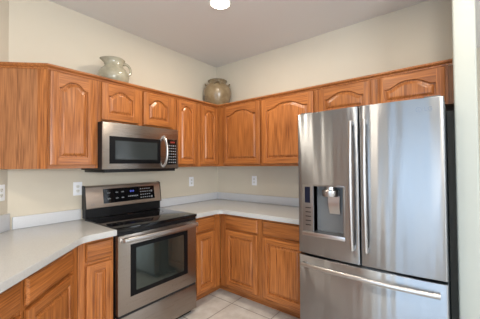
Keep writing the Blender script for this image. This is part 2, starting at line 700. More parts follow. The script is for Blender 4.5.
t = thing('wall_cabinet', 'short two-door oak cabinet mounted directly above the microwave', 'cabinet', (0, 0, 1.735), 0, 'oak wall cabinets')
bm = bmesh.new()
bx(bm, -1.7435, -0.9915, -0.311, -0.002, 0, ZT - 1.735)
finish(bm, 'body', OAKP, t, smooth=False)
bm = frame_bm(-1.7435, -0.9915, 0, ZT - 1.735, FY, [(-1.7435, -1.705), (-1.41, -1.33), (-1.04, -0.9915)], [(0, 0.04), (ZT - 1.735 - 0.045, ZT - 1.735)])
finish(bm, 'face_frame', OAKS, t)
add_door(t, -1.722, -1.395, 0.018, DZ1 - 1.735, FY, 0.045)
add_door(t, -1.347, -1.025, 0.018, DZ1 - 1.735, FY, 0.045)

t = thing('wall_cabinet', 'tall narrow oak wall cabinet with arched panel, just right of the microwave', 'cabinet', (0, 0, ZB), 0, 'oak wall cabinets')
bm = bmesh.new()
bx(bm, -0.9895, -0.669, -0.311, -0.002, 0, ZT - ZB)
finish(bm, 'body', OAKP, t, smooth=False)
bm = frame_bm(-0.9895, -0.669, 0, ZT - ZB, FY, [(-0.9895, -0.945), (-0.73, -0.669)], [(0, 0.05), (ZT - ZB - 0.045, ZT - ZB)])
finish(bm, 'face_frame', OAKS, t)
add_door(t, -0.965, -0.708, Z(DZ0), Z(DZ1), FY, 0.05, fw=0.05)

t = thing('wall_cabinet', 'oak wall cabinet in the room corner under the brown urn', 'cabinet', (0, 0, ZB), 0, 'oak wall cabinets')
bm = bmesh.new()
bx(bm, -0.667, -0.002, -0.311, -0.002, 0, ZT - ZB)
finish(bm, 'body', OAKP, t, smooth=False)
bm = frame_bm(-0.667, -0.331, 0, ZT - ZB, FY, [(-0.667, -0.60), (-0.385, -0.331)], [(0, 0.05), (ZT - ZB - 0.045, ZT - ZB)])
finish(bm, 'face_frame', OAKS, t)
add_door(t, -0.628, -0.368, Z(DZ0), Z(DZ1), FY, 0.05, fw=0.05)

# ---- upper cabinets on the right wall; local x runs along world -y
RB = R(-90)
t = thing('wall_cabinet', 'wide two-door oak wall cabinet between the corner and the refrigerator', 'cabinet', (0, 0, ZB), RB, 'oak wall cabinets')
bm = bmesh.new()
bx(bm, 0.3315, 1.5835, -0.311, -0.002, 0, ZT - ZB)
finish(bm, 'body', OAKP, t, smooth=False)
bm = frame_bm(0.3315, 1.5835, 0, ZT - ZB, FY, [(0.3315, 0.445), (0.94, 1.00), (1.54, 1.5835)], [(0, 0.05), (ZT - ZB - 0.045, ZT - ZB)])
finish(bm, 'face_frame', OAKS, t)
add_door(t, 0.425, 0.956, Z(DZ0), Z(DZ1), FY, 0.055)
add_door(t, 0.984, 1.556, Z(DZ0), Z(DZ1), FY, 0.055)

t = thing('wall_cabinet', 'short two-door oak cabinet above the steel refrigerator', 'cabinet', (0, 0, 1.795), RB, 'oak wall cabinets')
bm = bmesh.new()
bx(bm, 1.5855, 2.548, -0.311, -0.002, 0, ZT - 1.795)
finish(bm, 'body', OAKP, t, smooth=False)
bm = frame_bm(1.5855, 2.548, 0, ZT - 1.795, FY, [(1.5855, 1.635), (2.02, 2.12), (2.505, 2.548)], [(0, 0.035), (ZT - 1.795 - 0.04, ZT - 1.795)])
finish(bm, 'face_frame', OAKS, t)
add_door(t, 1.612, 2.043, 0.016, DZ1 - 1.795, FY, 0.05, fw=0.05)
add_door(t, 2.098, 2.531, 0.016, DZ1 - 1.795, FY, 0.05, fw=0.05)
bm = bmesh.new()
bx(bm, 2.548, 2.576, -0.314, -0.002, 0.0, ZT - 1.795)
finish(bm, 'filler_strip', OAKP, t, smooth=False)

# ---- crown moulding running over all wall cabinets
def sweep(path, prof, name, mat, closed=False):
    """prof: (out, z); path: xy points, outward = right of travel"""
    bm = bmesh.new()
    P = [Vector(p) for p in path]
    offs = []
    for i, p in enumerate(P):
        ns = []
        if i > 0:
            d = (P[i] - P[i - 1]).normalized(); ns.append(Vector((d.y, -d.x)))
        if i < len(P) - 1:
            d = (P[i + 1] - P[i]).normalized(); ns.append(Vector((d.y, -d.x)))
        n = ns[0] if len(ns) == 1 else (ns[0] + ns[1]) / (1 + ns[0].dot(ns[1]))
        offs.append(n)
    rings = [[bm.verts.new((p.x + n.x * o, p.y + n.y * o, z)) for o, z in prof] for p, n in zip(P, offs)]
    k = len(prof)
    for a, b_ in zip(rings, rings[1:]):
        for i in range(k):
            bm.faces.new((a[i], a[(i + 1) % k], b_[(i + 1) % k], b_[i]))
    bm.faces.new(rings[0]); bm.faces.new(rings[-1])
    return finish(bm, name, mat)


o = sweep([(-2.320, -0.100), (-2.0875, -0.3325), (-0.3325, -0.3325), (-0.3325, -2.574)],
          [(0.0, 2.066), (0.004, 2.067), (0.005, 2.078), (0.016, 2.083), (0.021, 2.090), (0.021, 2.100), (0.018, 2.103), (0.0, 2.103)],
          'crown_moulding', OAKH)
tag(o, 'thin oak moulding strip along the top edge of all the wall cabinets', 'moulding')

# ------------------------------------------------------------------ base cabinets
CH = 0.872                   # underside of the worktop
BF = -0.600                  # face frame front
def base_unit(label, loc, rz, x0, x1, fronts, body_pts=None, stiles=None, toe=-0.50, tx=None, group='oak base cabinets'):
    tx = tx or (x0, x1)
    t = thing('base_cabinet', label, 'cabinet', loc, rz, group)
    bm = bmesh.new()
    if body_pts:
        prism(bm, body_pts, 0.105, CH - 0.001)
    else:
        bx(bm, x0, x1, BF + 0.019, -0.004, 0.105, CH - 0.001)
    finish(bm, 'body', OAKP, t, smooth=False)
    bm = bmesh.new()
    bx(bm, tx[0], tx[1], toe, toe + 0.016, 0.0, 0.105, mi=1)
    finish(bm, 'toe_kick', OAKS, t, smooth=False)
    xs = stiles or [(x0, x0 + 0.04), (x1 - 0.04, x1)]
    bm = frame_bm(x0, x1, 0.105, CH - 0.001, BF, xs, [(0.105, 0.15), (0.685, 0.73), (0.83, CH - 0.001)])
    finish(bm, 'face_frame', OAKS, t)
    for a, b_ in fronts:
        add_drawer(t, a, b_, 0.722, 0.850, BF)
        add_door(t, a, b_, 0.140, 0.700, BF, 0.0, fw=0.05)
    return t


# left of the range, on the back wall
base_unit('narrow oak base cabinet with one drawer and one door, directly left of the stove', (0, 0, 0), 0, -1.990, -1.752, [(-1.944, -1.765)], stiles=[(-1.990, -1.925), (-1.785, -1.752)], tx=(-2.026, -1.752))
# right of the range
base_unit('narrow oak base cabinet with one drawer and one door, directly right of the stove', (0, 0, 0), 0, -0.984, -0.602, [(-0.955, -0.699)],
          stiles=[(-0.984, -0.935), (-0.72, -0.602)], tx=(-0.984, -0.501))
# right wall, two doors
t = base_unit('wide oak base cabinet with two drawers over two doors, beside the refrigerator', (0, 0, 0), RB, 0.604, 1.612, [(0.693, 1.095), (1.155, 1.59)],
              stiles=[(0.604, 0.715), (1.075, 1.175), (1.57, 1.612)], tx=(0.484, 1.612))
# under the left wall; local x runs towards the corner
PCx, PCy = -2.24, 0.0
s0 = -2.24 / math.sqrt(2)    # distance along the wall of the corner
LC = (PCx, PCy, 0)
RC = R(45)
# local x = s - s0 (corner at 0)
def sx(s): return s - s0
base_unit('oak base cabinet on the angled left wall, second from the stove, with drawer and door', LC, RC, sx(-2.380), sx(-1.834),
          [(sx(-2.358), sx(-1.925))], stiles=[(sx(-2.380), sx(-2.335)), (sx(-1.945), sx(-1.834))], tx=(sx(-2.380), sx(-1.793)))
base_unit('oak base cabinet at the far left edge under the angled worktop', LC, RC, sx(-2.90), sx(-2.382),
          [(sx(-2.875), sx(-2.402))])

# ------------------------------------------------------------------ worktops
ND = 0.654
cN = 1.325                   # left nosing line: y = x + cN
def corner_round(pts, idx, r, n=5):
    """round the polygon corner idx"""
    out = []
    for i, p in enumerate(pts):
        if i not in idx:
            out.append(p); continue
        P = Vector(p); A = Vector(pts[i - 1]); B = Vector(pts[(i + 1) % len(pts)])
        a = P + (A - P).normalized() * r; b_ = P + (B - P).normalized() * r
        for k in range(n + 1):
            u = k / n
            q = a * (1 - u) ** 2 + P * 2 * u * (1 - u) + b_ * u * u
            out.append((q.x, q.y))
    return out


def xy_on(s, d):
    """point at s along the left wall and d out of it"""
    u = Vector((1, 1)) / math.sqrt(2); n = Vector((1, -1)) / math.sqrt(2)
    q = Vector((PCx, PCy)) + u * (s - s0) + n * d
    return (q.x, q.y)


dN = (2.24 - cN) / math.sqrt(2)
pts = [(-1.7505, -0.003), (-2.2387, -0.003), xy_on(-2.93, 0.003), xy_on(-2.93, dN), (-ND - cN, -ND), (-1.7505, -ND)]
bm = bmesh.new()
prism(bm, corner_round(pts, {4}, 0.05), CH, 0.914, bev=0.006)
tag(finish(bm, 'worktop', QUARTZ), 'pale quartz worktop left of the stove, bending along the angled wall', 'countertop')
pts = [(-0.003, -0.003), (-0.9845, -0.003), (-0.9845, -ND), (-ND, -ND), (-ND, -1.604), (-0.003, -1.604)]
bm = bmesh.new()
prism(bm, corner_round(pts, {3}, 0.05), CH, 0.914, bev=0.006)
tag(finish(bm, 'worktop', QUARTZ), 'pale quartz L-shaped worktop between the stove and the refrigerator', 'countertop')

BS = 1.004
bm = bmesh.new()
bx(bm, -2.214, -1.7505, -0.022, -0.002, 0.9145, BS, bev=0.002)
tag(finish(bm, 'backsplash', SPLASH), 'low quartz upstand on the back wall left of the stove', 'backsplash')
bm = bmesh.new()
bx(bm, -1.32, -0.005, -0.022, -0.002, 0.9145, 1.035, bev=0.002)
o = finish(bm, 'backsplash', SPLASH)
o.location = (-2.24, 0, 0); o.rotation_euler = (0, 0, RC)
tag(o, 'taller quartz upstand on the angled left wall at the picture edge', 'backsplash')
bm = bmesh.new()
bx(bm, -0.9845, -0.003, -0.022, -0.002, 0.9145, BS, bev=0.002)
tag(finish(bm, 'backsplash', SPLASH), 'low quartz upstand on the back wall right of the stove', 'backsplash')
bm = bmesh.new()
bx(bm, -0.022, -0.002, -1.604, -0.0235, 0.9145, BS, bev=0.002)
tag(finish(bm, 'backsplash', SPLASH), 'low quartz upstand on the right wall next to the refrigerator', 'backsplash')

# ------------------------------------------------------------------ range
t = thing('stove', 'freestanding stainless steel electric stove with black glass cooktop', 'stove', (-1.3675, 0, 0), 0)
HW = 0.3785
bm = bmesh.new()
bx(bm, -HW, HW, -0.610, -0.025, 0.03, 0.895)
for sx_ in (-0.33, 0.33):
    for sy_ in (-0.55, -0.08):
        bx(bm, sx_ - 0.015, sx_ + 0.015, sy_ - 0.015, sy_ + 0.015, 0.0, 0.03)
finish(bm, 'body', BLACKP, t, smooth=False)
bm = bmesh.new()
bx(bm, -HW, HW, -0.664, -0.085, 0.895, 0.920, bev=0.004)
ck = finish(bm, 'cooktop', BLACKG, t)
bm = bmesh.new()
bx(bm, -HW + 0.004, HW - 0.004, -0.650, -0.611, 0.865, 0.8945)
finish(bm, 'front_strip', BLACKP, t, smooth=False)
RING = simple('grey_printed_ring', (0.04, 0.04, 0.042), 0.25)
for cx, cy, r in ((-0.19, -0.50, 0.105), (-0.19, -0.22, 0.085), (0.19, -0.50, 0.085), (0.19, -0.22, 0.105), (0.0, -0.20, 0.05)):
    bm = bmesh.new()
    n = 48
    for rr, w_ in ((r, 0.002), (r * 0.6, 0.0012)):
        a = [bm.verts.new((cx + (rr - w_) * math.cos(2 * PI * i / n), cy + (rr - w_) * math.sin(2 * PI * i / n), 0.9204)) for i in range(n)]
        b_ = [bm.verts.new((cx + (rr + w_) * math.cos(2 * PI * i / n), cy + (rr + w_) * math.sin(2 * PI * i / n), 0.9204)) for i in range(n)]
        for i in range(n):
            bm.faces.new((a[i], a[(i + 1) % n], b_[(i + 1) % n], b_[i]))
    o = finish(bm, 'burner_ring', RING, ck, smooth=False)
# backguard: black riser, tilted steel panel
bm = bmesh.new()
prism_x(bm, [(-0.088, 0.9205), (-0.088, 1.00), (-0.075, 1.012), (-0.03, 1.012), (-0.03, 0.9205)], -HW + 0.004, HW - 0.004)
finish(bm, 'backguard_riser', BLACKP, t)
bm = bmesh.new()
prism_x(bm, [(-0.104, 1.006), (-0.106, 1.012), (-0.080, 1.186), (-0.072, 1.196), (-0.060, 1.200), (-0.035, 1.200), (-0.030, 1.195), (-0.030, 1.0125), (-0.070, 1.0125), (-0.098, 1.003)], -HW + 0.001, HW - 0.001)
bg_ = finish(bm, 'backguard', STEELB, t, angle=40)
for s_ in (-1, 1):
    bm = bmesh.new()
    a, b_ = sorted((s_ * (HW + 0.0005), s_ * (HW - 0.006)))
    prism_x(bm, [(-0.109, 1.000), (-0.083, 1.190), (-0.062, 1.204), (-0.028, 1.204), (-0.028, 1.000)], a, b_)
    finish(bm, 'end_cap', BLACKP, bg_)
# tilted control glass
def tilt(y_off, z):
    return -0.106 + (z - 1.012) / (1.186 - 1.012) * 0.026 - y_off
bm = bmesh.new()
prism_x(bm, [(tilt(0.003, 1.038), 1.038), (tilt(0.003, 1.168), 1.168), (tilt(-0.001, 1.168), 1.168), (tilt(-0.001, 1.038), 1.038)], -0.225, 0.300)
cp = finish(bm, 'control_panel', BLACKG, t, smooth=False)
ROT = Matrix.Rotation(R(90) , 3, 'X')
TROT = Matrix.Rotation(R(90 - 8.5), 3, 'X')
def marks(bm, specs, f):
    for x, z, w_, h_ in specs:
        vs = [bm.verts.new((x + dx * w_ / 2, f(z + dz * h_ / 2), z + dz * h_ / 2)) for dx, dz in ((-1, -1), (1, -1), (1, 1), (-1, 1))]
        bm.faces.new(vs)
for cx in (-0.175, -0.10, -0.045):
    for cz in (1.075, 1.128):
        bm = bmesh.new()
        marks(bm, [(cx, cz, 0.024, 0.0035), (cx, cz + 0.006, 0.0035, 0.009), (cx - 0.010, cz + 0.004, 0.004, 0.005), (cx + 0.010, cz + 0.004, 0.004, 0.005)], lambda z: tilt(0.0036, z))
        finish(bm, 'burner_symbol', MARK, cp, smooth=False)
for k in range(6):
    bm = bmesh.new()
    marks(bm, [(0.015 + k * 0.018, 1.083, 0.012, 0.010)], lambda z: tilt(0.0036, z))
    finish(bm, 'key', MARK, cp, smooth=False)
for r_ in range(4):
    for c_ in range(6):
        if c_ == 5 and r_ % 2:
            continue
        bm = bmesh.new()
        marks(bm, [(0.145 + c_ * 0.024, 1.060 + r_ * 0.028, 0.014 if c_ < 5 else 0.017, 0.009 if c_ < 5 else 0.018)], lambda z: tilt(0.0036, z))
        finish(bm, 'key', MARK, cp, smooth=False)
bm = bmesh.new()
marks(bm, [(0.035 + k * 0.016, 1.130, 0.009, 0.016) for k in range(3)], lambda z: tilt(0.0036, z))
finish(bm, 'clock_digits', BLUELED, cp, smooth=False)
text_mesh('maker_mark', 'LG', 0.022, MARK, bg_, (-0.318, tilt(0.001, 1.040), 1.040), TROT)
bm = bmesh.new()
v = [bm.verts.new(p) for p in ((-0.03, -0.155, 0.9203), (0.03, -0.155, 0.9203), (0.03, -0.145, 0.9203), (-0.03, -0.145, 0.9203))]
bm.faces.new(v)
finish(bm, 'hot_surface_mark', simple('rust_red_mark', (0.25, 0.06, 0.04), 0.4), ck, smooth=False)
# oven door
bm = bmesh.new()
bx(bm, -HW + 0.002, HW - 0.002, -0.655, -0.612, 0.282, 0.862, bev=0.006)
dr = finish(bm, 'oven_door', STEELR, t)
bm = bmesh.new()
bx(bm, -0.280, 0.272, -0.6575, -0.6545, 0.395, 0.785, bev=0.001)
wn_ = finish(bm, 'door_glass', BLACKF, dr)
bm = bmesh.new()
bx(bm, -0.235, 0.228, -0.6585, -0.6574, 0.430, 0.752)
finish(bm, 'oven_window', OVENG, dr, smooth=False)
bm = bmesh.new()
path = []
for i in range(17):
    u = -1 + 2 * i / 16
    path.append((u * 0.350, -0.706 - 0.010 * (1 - u * u), 0.832))
tube(bm, path, 0.011, 0.017, 14)
for s_ in (-1, 1):
    bx(bm, s_ * 0.335 - 0.018, s_ * 0.335 + 0.018, -0.706, -0.654, 0.817, 0.847, bev=0.005)
finish(bm, 'door_handle', CHROME, dr)
# storage drawer
bm = bmesh.new()
bx(bm, -HW + 0.002, HW - 0.002, -0.655, -0.612, 0.045, 0.264, bev=0.003)
finish(bm, 'drawer', STEELR, t)
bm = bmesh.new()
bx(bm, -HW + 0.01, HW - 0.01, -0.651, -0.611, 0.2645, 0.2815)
finish(bm, 'shadow_gap', GASKET_AND_SHADE, t, smooth=False)  # black strip standing in for the shade in the seam above the drawer
bm = bmesh.new()
bx(bm, -HW + 0.03, HW - 0.03, -0.606, -0.58, 0.0, 0.044)
finish(bm, 'kick_plate', BLACKP, t, smooth=False)

# ------------------------------------------------------------------ microwave
t = thing('microwave', 'stainless steel over-the-range microwave with black window, above the stove', 'microwave', (-1.3675, 0, 1.345), 0)
W2 = 0.374
bm = bmesh.new()
bx(bm, -W2, W2, -0.388, -0.003, 0.0, 0.3885)
finish(bm, 'body', BLACKP, t, smooth=False)
bm = bmesh.new()
bx(bm, -W2 + 0.02, W2 - 0.03, -0.385, -0.02, -0.022, -0.0005, bev=0.003)
finish(bm, 'vent_base', BLACKP, t)
bm = bmesh.new()
bx(bm, -W2 + 0.001, W2 - 0.001, -0.400, -0.3885, 0.005, 0.3855, bev=0.003)
fr_ = finish(bm, 'front_door', STEELR, t)
bm = bmesh.new()
bx(bm, -0.318, 0.165, -0.4022, -0.3995, 0.050, 0.275, bev=0.001)
finish(bm, 'door_glass', BLACKF, fr_)
bm = bmesh.new()
bx(bm, -0.270, 0.128, -0.4032, -0.4021, 0.085, 0.240)
finish(bm, 'window', MWG, fr_, smooth=False)
bm = bmesh.new()
bx(bm, 0.243, 0.352, -0.4025, -0.3995, 0.040, 0.285, bev=0.001)
cpn = finish(bm, 'control_panel', BLACKG, t)
bm = bmesh.new()
marks(bm, [(0.283 + k * 0.013, 0.258, 0.008, 0.014) for k in range(4)], lambda z: -0.4029)
finish(bm, 'clock_digits', REDLED, cpn, smooth=False)
for r_ in range(7):
    for c_ in range(4):
        bm = bmesh.new()
        marks(bm, [(0.261 + c_ * 0.0245, 0.062 + r_ * 0.027, 0.013, 0.009)], lambda z: -0.4029)
        finish(bm, 'key', MARK, cpn, smooth=False)
bm = bmesh.new()
path = []
for i in range(21):
    u = -1 + 2 * i / 20
    path.append((0.200, -0.403 - 0.052 * (1 - abs(u) ** 2.6), 0.163 + u * 0.142))
tube(bm, path, 0.013, 0.010, 14, up=Vector((1, 0, 0)))
for s_ in (-1, 1):
    bx(bm, 0.187, 0.213, -0.412, -0.3995, 0.163 + s_ * 0.137 - 0.012, 0.163 + s_ * 0.137 + 0.012, bev=0.004)
finish(bm, 'door_handle', CHROME, fr_)
text_mesh('maker_mark', 'LG', 0.020, MARK, fr_, (-0.318, -0.4006, 0.024), ROT)

# ------------------------------------------------------------------ refrigerator
t = thing('refrigerator', 'tall stainless steel french-door refrigerator with ice and water dispenser', 'refrigerator', (-0.42, -2.0765, 0), RB)
# local x: along wall (left negative), local y: depth, front negative; wall at y=+0.42
FW = 0.4555
def fy(x):
    return -0.386 - 0.026 * (1 - (x / FW) ** 2)
bm = bmesh.new()
bx(bm, -FW, FW, -0.300, 0.385, 0.02, 1.752)
bx(bm, -FW + 0.03, FW - 0.03, -0.28, 0.36, 0.0, 0.02)
finish(bm, 'body', SIDEG, t, smooth=False)
for s_ in (-1, 1):
    bm = bmesh.new()
    bx(bm, s_ * 0.40 - 0.04, s_ * 0.40 + 0.04, -0.36, -0.20, 1.7525, 1.775, bev=0.004)
    finish(bm, 'hinge_cover', SIDEG, t)
bm = bmesh.new()
bx(bm, -FW + 0.012, FW - 0.012, -0.312, -0.3005, 0.05, 1.745)
finish(bm, 'gasket', GASKET_AND_SHADE, t, smooth=False)


def curved_door(x0, x1, z0, z1, hole=None, nx=26, r=0.008):
    """front follows fy(x); hole=(hx0,hx1,hz0,hz1) left open"""
    bm = bmesh.new()
    yb = -0.3125
    prof = []          # (x, y) from back left, round the front, to back right
    prof.append((x0, yb))
    for k in range(5):
        a = PI / 2 * k / 4
        prof.append((x0 + r * (1 - math.cos(a)), fy(x0 + r) + r * (1 - math.sin(a))))
    xs = [x0 + r + (x1 - x0 - 2 * r) * k / nx for k in range(1, nx)]
    if hole:
        xs = sorted([x for x in xs if abs(x - hole[0]) > 0.006 and abs(x - hole[1]) > 0.006] + [hole[0], hole[1]])
    prof += [(x, fy(x)) for x in xs]
    for k in range(5):
        a = PI / 2 * (1 - k / 4)
        prof.append((x1 - r * (1 - math.cos(a)), fy(x1 - r) + r * (1 - math.sin(a))))
    prof.append((x1, yb))
    e = 0.005
    zs = [(z0, e), (z0 + e * 0.35, e * 0.3), (z0 + e, 0)] + ([(hole[2], 0), (hole[3], 0)] if hole else []) + [(z1 - e, 0), (z1 - e * 0.35, e * 0.3), (z1, e)]
    grid = [[bm.verts.new((x, y + ins if 0 < i < len(prof) - 1 else y, z)) for i, (x, y) in enumerate(prof)] for z, ins in zs]
    for j in range(len(zs) - 1):
        for i in range(len(prof) - 1):
            if hole:
                xm = (prof[i][0] + prof[i + 1][0]) / 2
                zm = (zs[j][0] + zs[j + 1][0]) / 2
                if hole[0] < xm < hole[1] and hole[2] < zm < hole[3]:
                    continue
            bm.faces.new((grid[j][i], grid[j][i + 1], grid[j + 1][i + 1], grid[j + 1][i]))
    bm.faces.new(grid[0][::-1]); bm.faces.new(grid[-1])
    bm.faces.new([g[0] for g in grid] + [g[-1] for g in grid][::-1])
    return bm


HX0, HX1, HZ0, HZ1 = -0.415, -0.098, 0.845, 1.226
dl = finish(curved_door(-FW, -0.0035, 0.706, 1.762, hole=(HX0, HX1, HZ0, HZ1)), 'left_door', STEEL, t)
dl.name = 'door'
drr = finish(curved_door(0.0035, FW, 0.706, 1.762), 'door', STEEL, t)
fz = finish(curved_door(-FW, FW, 0.055, 0.690, nx=44), 'freezer_drawer', STEEL, t)
bm = bmesh.new()
bx(bm, -FW + 0.01, FW - 0.01, -0.35, -0.3005, 0.0, 0.05, bev=0.004)
finish(bm, 'kick_grille', SIDEG, t)
# french door handles
for s_, p_ in ((-1, dl), (1, drr)):
    bm = bmesh.new()
    path = []
    for i in range(25):
        u = -1 + 2 * i / 24
        x = s_ * 0.043
        path.append((x, fy(x) - 0.036 - 0.018 * (1 - u * u), 1.235 + u * 0.428))
    tube(bm, path, 0.0125, 0.012, 16, up=Vector((1, 0, 0)))
    for q in (-1, 1):
        x = s_ * 0.043
        bx(bm, x - 0.011, x + 0.011, fy(x) - 0.042, fy(x) + 0.001, 1.235 + q * 0.415 - 0.016, 1.235 + q * 0.415 + 0.016, bev=0.004)
    finish(bm, 'door_handle', CHROME, p_)
# freezer handle
bm = bmesh.new()
path = []
for i in range(33):
    u = -1 + 2 * i / 32
    x = u * 0.420
    path.append((x, fy(x) - 0.030 - 0.022 * (1 - u * u), 0.628 + 0.010 * (1 - abs(u))))
tube(bm, path, 0.012, 0.015, 16)
for q in (-1, 1):
    bx(bm, q * 0.405 - 0.016, q * 0.405 + 0.016, fy(0.405) - 0.036, fy(0.405) + 0.002, 0.615, 0.641, bev=0.004)
finish(bm, 'drawer_handle', CHROME, fz)
# maker mark, upper right door: ring and letters
bm = bmesh.new()
mx, mz = 0.335, 1.695
n = 28
for rr, w_ in ((0.0135, 0.0018),):
    a = [bm.verts.new((mx + (rr - w_) * math.cos(2 * PI * i / n), fy(mx + (rr - w_) * math.cos(2 * PI * i / n)) - 0.0006, mz + (rr - w_) * math.sin(2 * PI * i / n))) for i in range(n)]
    b_ = [bm.verts.new((mx + (rr + w_) * math.cos(2 * PI * i / n), fy(mx + (rr + w_) * math.cos(2 * PI * i / n)) - 0.0006, mz + (rr + w_) * math.sin(2 * PI * i / n))) for i in range(n)]
    for i in range(n):
        bm.faces.new((a[i], a[(i + 1) % n], b_[(i + 1) % n], b_[i]))
marks(bm, [(mx, mz, 0.002, 0.012), (mx + 0.003, mz - 0.006, 0.007, 0.002)], lambda z: fy(mx) - 0.0007)
finish(bm, 'maker_emblem', DARKMARK, drr, smooth=False)
text_mesh('maker_mark', 'LG', 0.034, DARKMARK, drr, (mx + 0.047, fy(mx + 0.047) - 0.0012, mz), Matrix.Rotation(R(5.0), 3, 'Z') @ ROT)
# dispenser
DISP = simple('dispenser_grey_plastic', (0.26, 0.25, 0.24), 0.30, metal=0.8)
DISPD = simple('dispenser_inner_grey', (0.15, 0.155, 0.16), 0.4, metal=0.0)
bm = bmesh.new()
yf = fy(HX0) - 0.003
cx1 = HX0 + 0.088          # control strip ends, cavity starts
# control strip
bx(bm, HX0, cx1, fy(HX0 + 0.04) - 0.002, -0.330, HZ0 + 0.03, HZ1, bev=0.002)
# rim: top and right
bx(bm, cx1, HX1, fy(-0.2) + 0.0045, -0.330, HZ1 - 0.012, HZ1, bev=0.001)
bx(bm, HX1 - 0.012, HX1, fy(-0.1) + 0.002, -0.330, HZ0 + 0.03, HZ1 - 0.012, bev=0.001)
disp = finish(bm, 'dispenser', DISP, dl)
bm = bmesh.new()
bx(bm, cx1, HX1 - 0.012, -0.322, -0.314, HZ0 + 0.03, HZ1 - 0.012)
bx(bm, cx1 - 0.006, cx1, -0.40, -0.322, HZ0 + 0.03, HZ1 - 0.012)
finish(bm, 'cavity', DISPD, disp, smooth=False)
bm = bmesh.new()
bx(bm, HX0, HX1, fy(-0.25) - 0.010, -0.316, HZ0, HZ0 + 0.030, bev=0.005)
finish(bm, 'drip_tray', CHROME, disp)
bm = bmesh.new()
bx(bm, HX0 + 0.018, HX0 + 0.060, fy(HX0 + 0.04) - 0.0035, fy(HX0 + 0.04) - 0.0015, 1.088, 1.208)
dsp = finish(bm, 'display', simple('navy_display', (0.006, 0.008, 0.02), 0.3, spec=0.2), disp, smooth=False)
for k in range(5):
    bm = bmesh.new()
    bx(bm, HX0 + 0.022, HX0 + 0.066, fy(HX0 + 0.04) - 0.0032, fy(HX0 + 0.04) - 0.0015, 0.920 + k * 0.032, 0.926 + k * 0.032)
    finish(bm, 'button', BLACKP, disp, smooth=False)
bm = bmesh.new()
cxx = -0.205
lathe(bm, [(0.030, 1.144), (0.054, 1.145), (0.057, 1.150), (0.057, 1.186), (0.054, 1.190), (0.034, 1.192), (0.034, 1.213)], 36, cxx - 0.004, -0.372)
finish(bm, 'ice_chute', CHROME, disp)
bm = bmesh.new()
# paddle: curved plate
n = 10
for side in (0, 1):
    pass
f_, b2 = [], []
for i in range(n + 1):
    u = i / n
    z = 1.148 - 0.135 * u
    y = -0.352 + 0.018 * u - 0.012 * math.sin(PI * u)
    wv = 0.042 - 0.004 * u
    f_.append((bm.verts.new((cxx + 0.012 - wv, y, z)), bm.verts.new((cxx + 0.012 + wv, y, z))))
    b2.append((bm.verts.new((cxx + 0.012 - wv, y + 0.008, z)), bm.verts.new((cxx + 0.012 + wv, y + 0.008, z))))
for i in range(n):
    bm.faces.new((f_[i][0], f_[i][1], f_[i + 1][1], f_[i + 1][0]))
    bm.faces.new((b2[i][0], b2[i + 1][0], b2[i + 1][1], b2[i][1]))
    bm.faces.new((f_[i][0], f_[i + 1][0], b2[i + 1][0], b2[i][0]))
    bm.faces.new((f_[i][1], b2[i][1], b2[i + 1][1], f_[i + 1][1]))
bm.faces.new((f_[0][0], b2[0][0], b2[0][1], f_[0][1]))
bm.faces.new((f_[n][0], f_[n][1], b2[n][1], b2[n][0]))
finish(bm, 'paddle', CHROME, disp)

# ------------------------------------------------------------------ wall outlets
def outlet(label, loc, rz, switch=False):
    t = thing('wall_outlet', label, 'outlet', loc, rz)
    bm = bmesh.new()
    bx(bm, -0.036, 0.036, -0.0065, -0.0005, -0.058, 0.058, bev=0.003)
    pl = finish(bm, 'cover_plate', PLATE, t)
    for s_ in (-1, 1):
        bm = bmesh.new()
        prism(bm, [(0.0165 * math.cos(a) , 0.0145 * math.sin(a)) for a in [2 * PI * i / 20 for i in range(20)]], 0.0, 0.0018)
        bmesh.ops.rotate(bm, verts=bm.verts, matrix=Matrix.Rotation(R(90), 3, 'X'))
        shift(bm, 0, -0.0066, s_ * 0.0195)
        rc = finish(bm, 'receptacle', WHITE, t)
        bm = bmesh.new()
        bx(bm, -0.0075, -0.005, -0.0090, -0.0080, s_ * 0.0195 - 0.002, s_ * 0.0195 + 0.007)
        bx(bm, 0.005, 0.0075, -0.0090, -0.0080, s_ * 0.0195 - 0.002, s_ * 0.0195 + 0.007)
        bx(bm, -0.0025, 0.0025, -0.0090, -0.0080, s_ * 0.0195 - 0.010, s_ * 0.0195 - 0.006)
        finish(bm, 'slots', SLOT, rc, smooth=False)
    return t


outlet('white wall outlet just left of the stove control panel', (-1.770, 0, 1.181), 0)
outlet('white wall outlet on the back wall between stove and room corner', (-0.476, 0, 1.173), 0)
outlet('white wall outlet on the right wall, nearest the refrigerator', (0, -0.628, 1.178), RB)
u_ = 0.068
outlet('white wall outlet on the angled wall at the far left picture edge', (-2.24 - u_ * 0.7071, -u_ * 0.7071, 1.192), RC)

# ------------------------------------------------------------------ pottery on the cabinets
def glaze(name, c1, c2, c3, scale, rough=0.18):
    m, N, L, b = new_mat(name)
    tc = N.new('ShaderNodeTexCoord')
    n = N.new('ShaderNodeTexNoise')
    n.inputs['Scale'].default_value = scale
    n.inputs['Detail'].default_value = 5
    L.new(tc.outputs['Object'], n.inputs['Vector'])
    r = N.new('ShaderNodeValToRGB')
    r.color_ramp.elements[0].position = 0.32
    r.color_ramp.elements[0].color = (*c1, 1)
    r.color_ramp.elements[1].position = 0.70
    r.color_ramp.elements[1].color = (*c3, 1)
    e = r.color_ramp.elements.new(0.5)
    e.color = (*c2, 1)
    L.new(n.outputs['Fac'], r.inputs['Fac'])
    L.new(r.outputs['Color'], b.inputs['Base Color'])
    b.inputs['Roughness'].default_value = rough
    b.inputs['Coat Weight'].default_value = 0.2
    return m


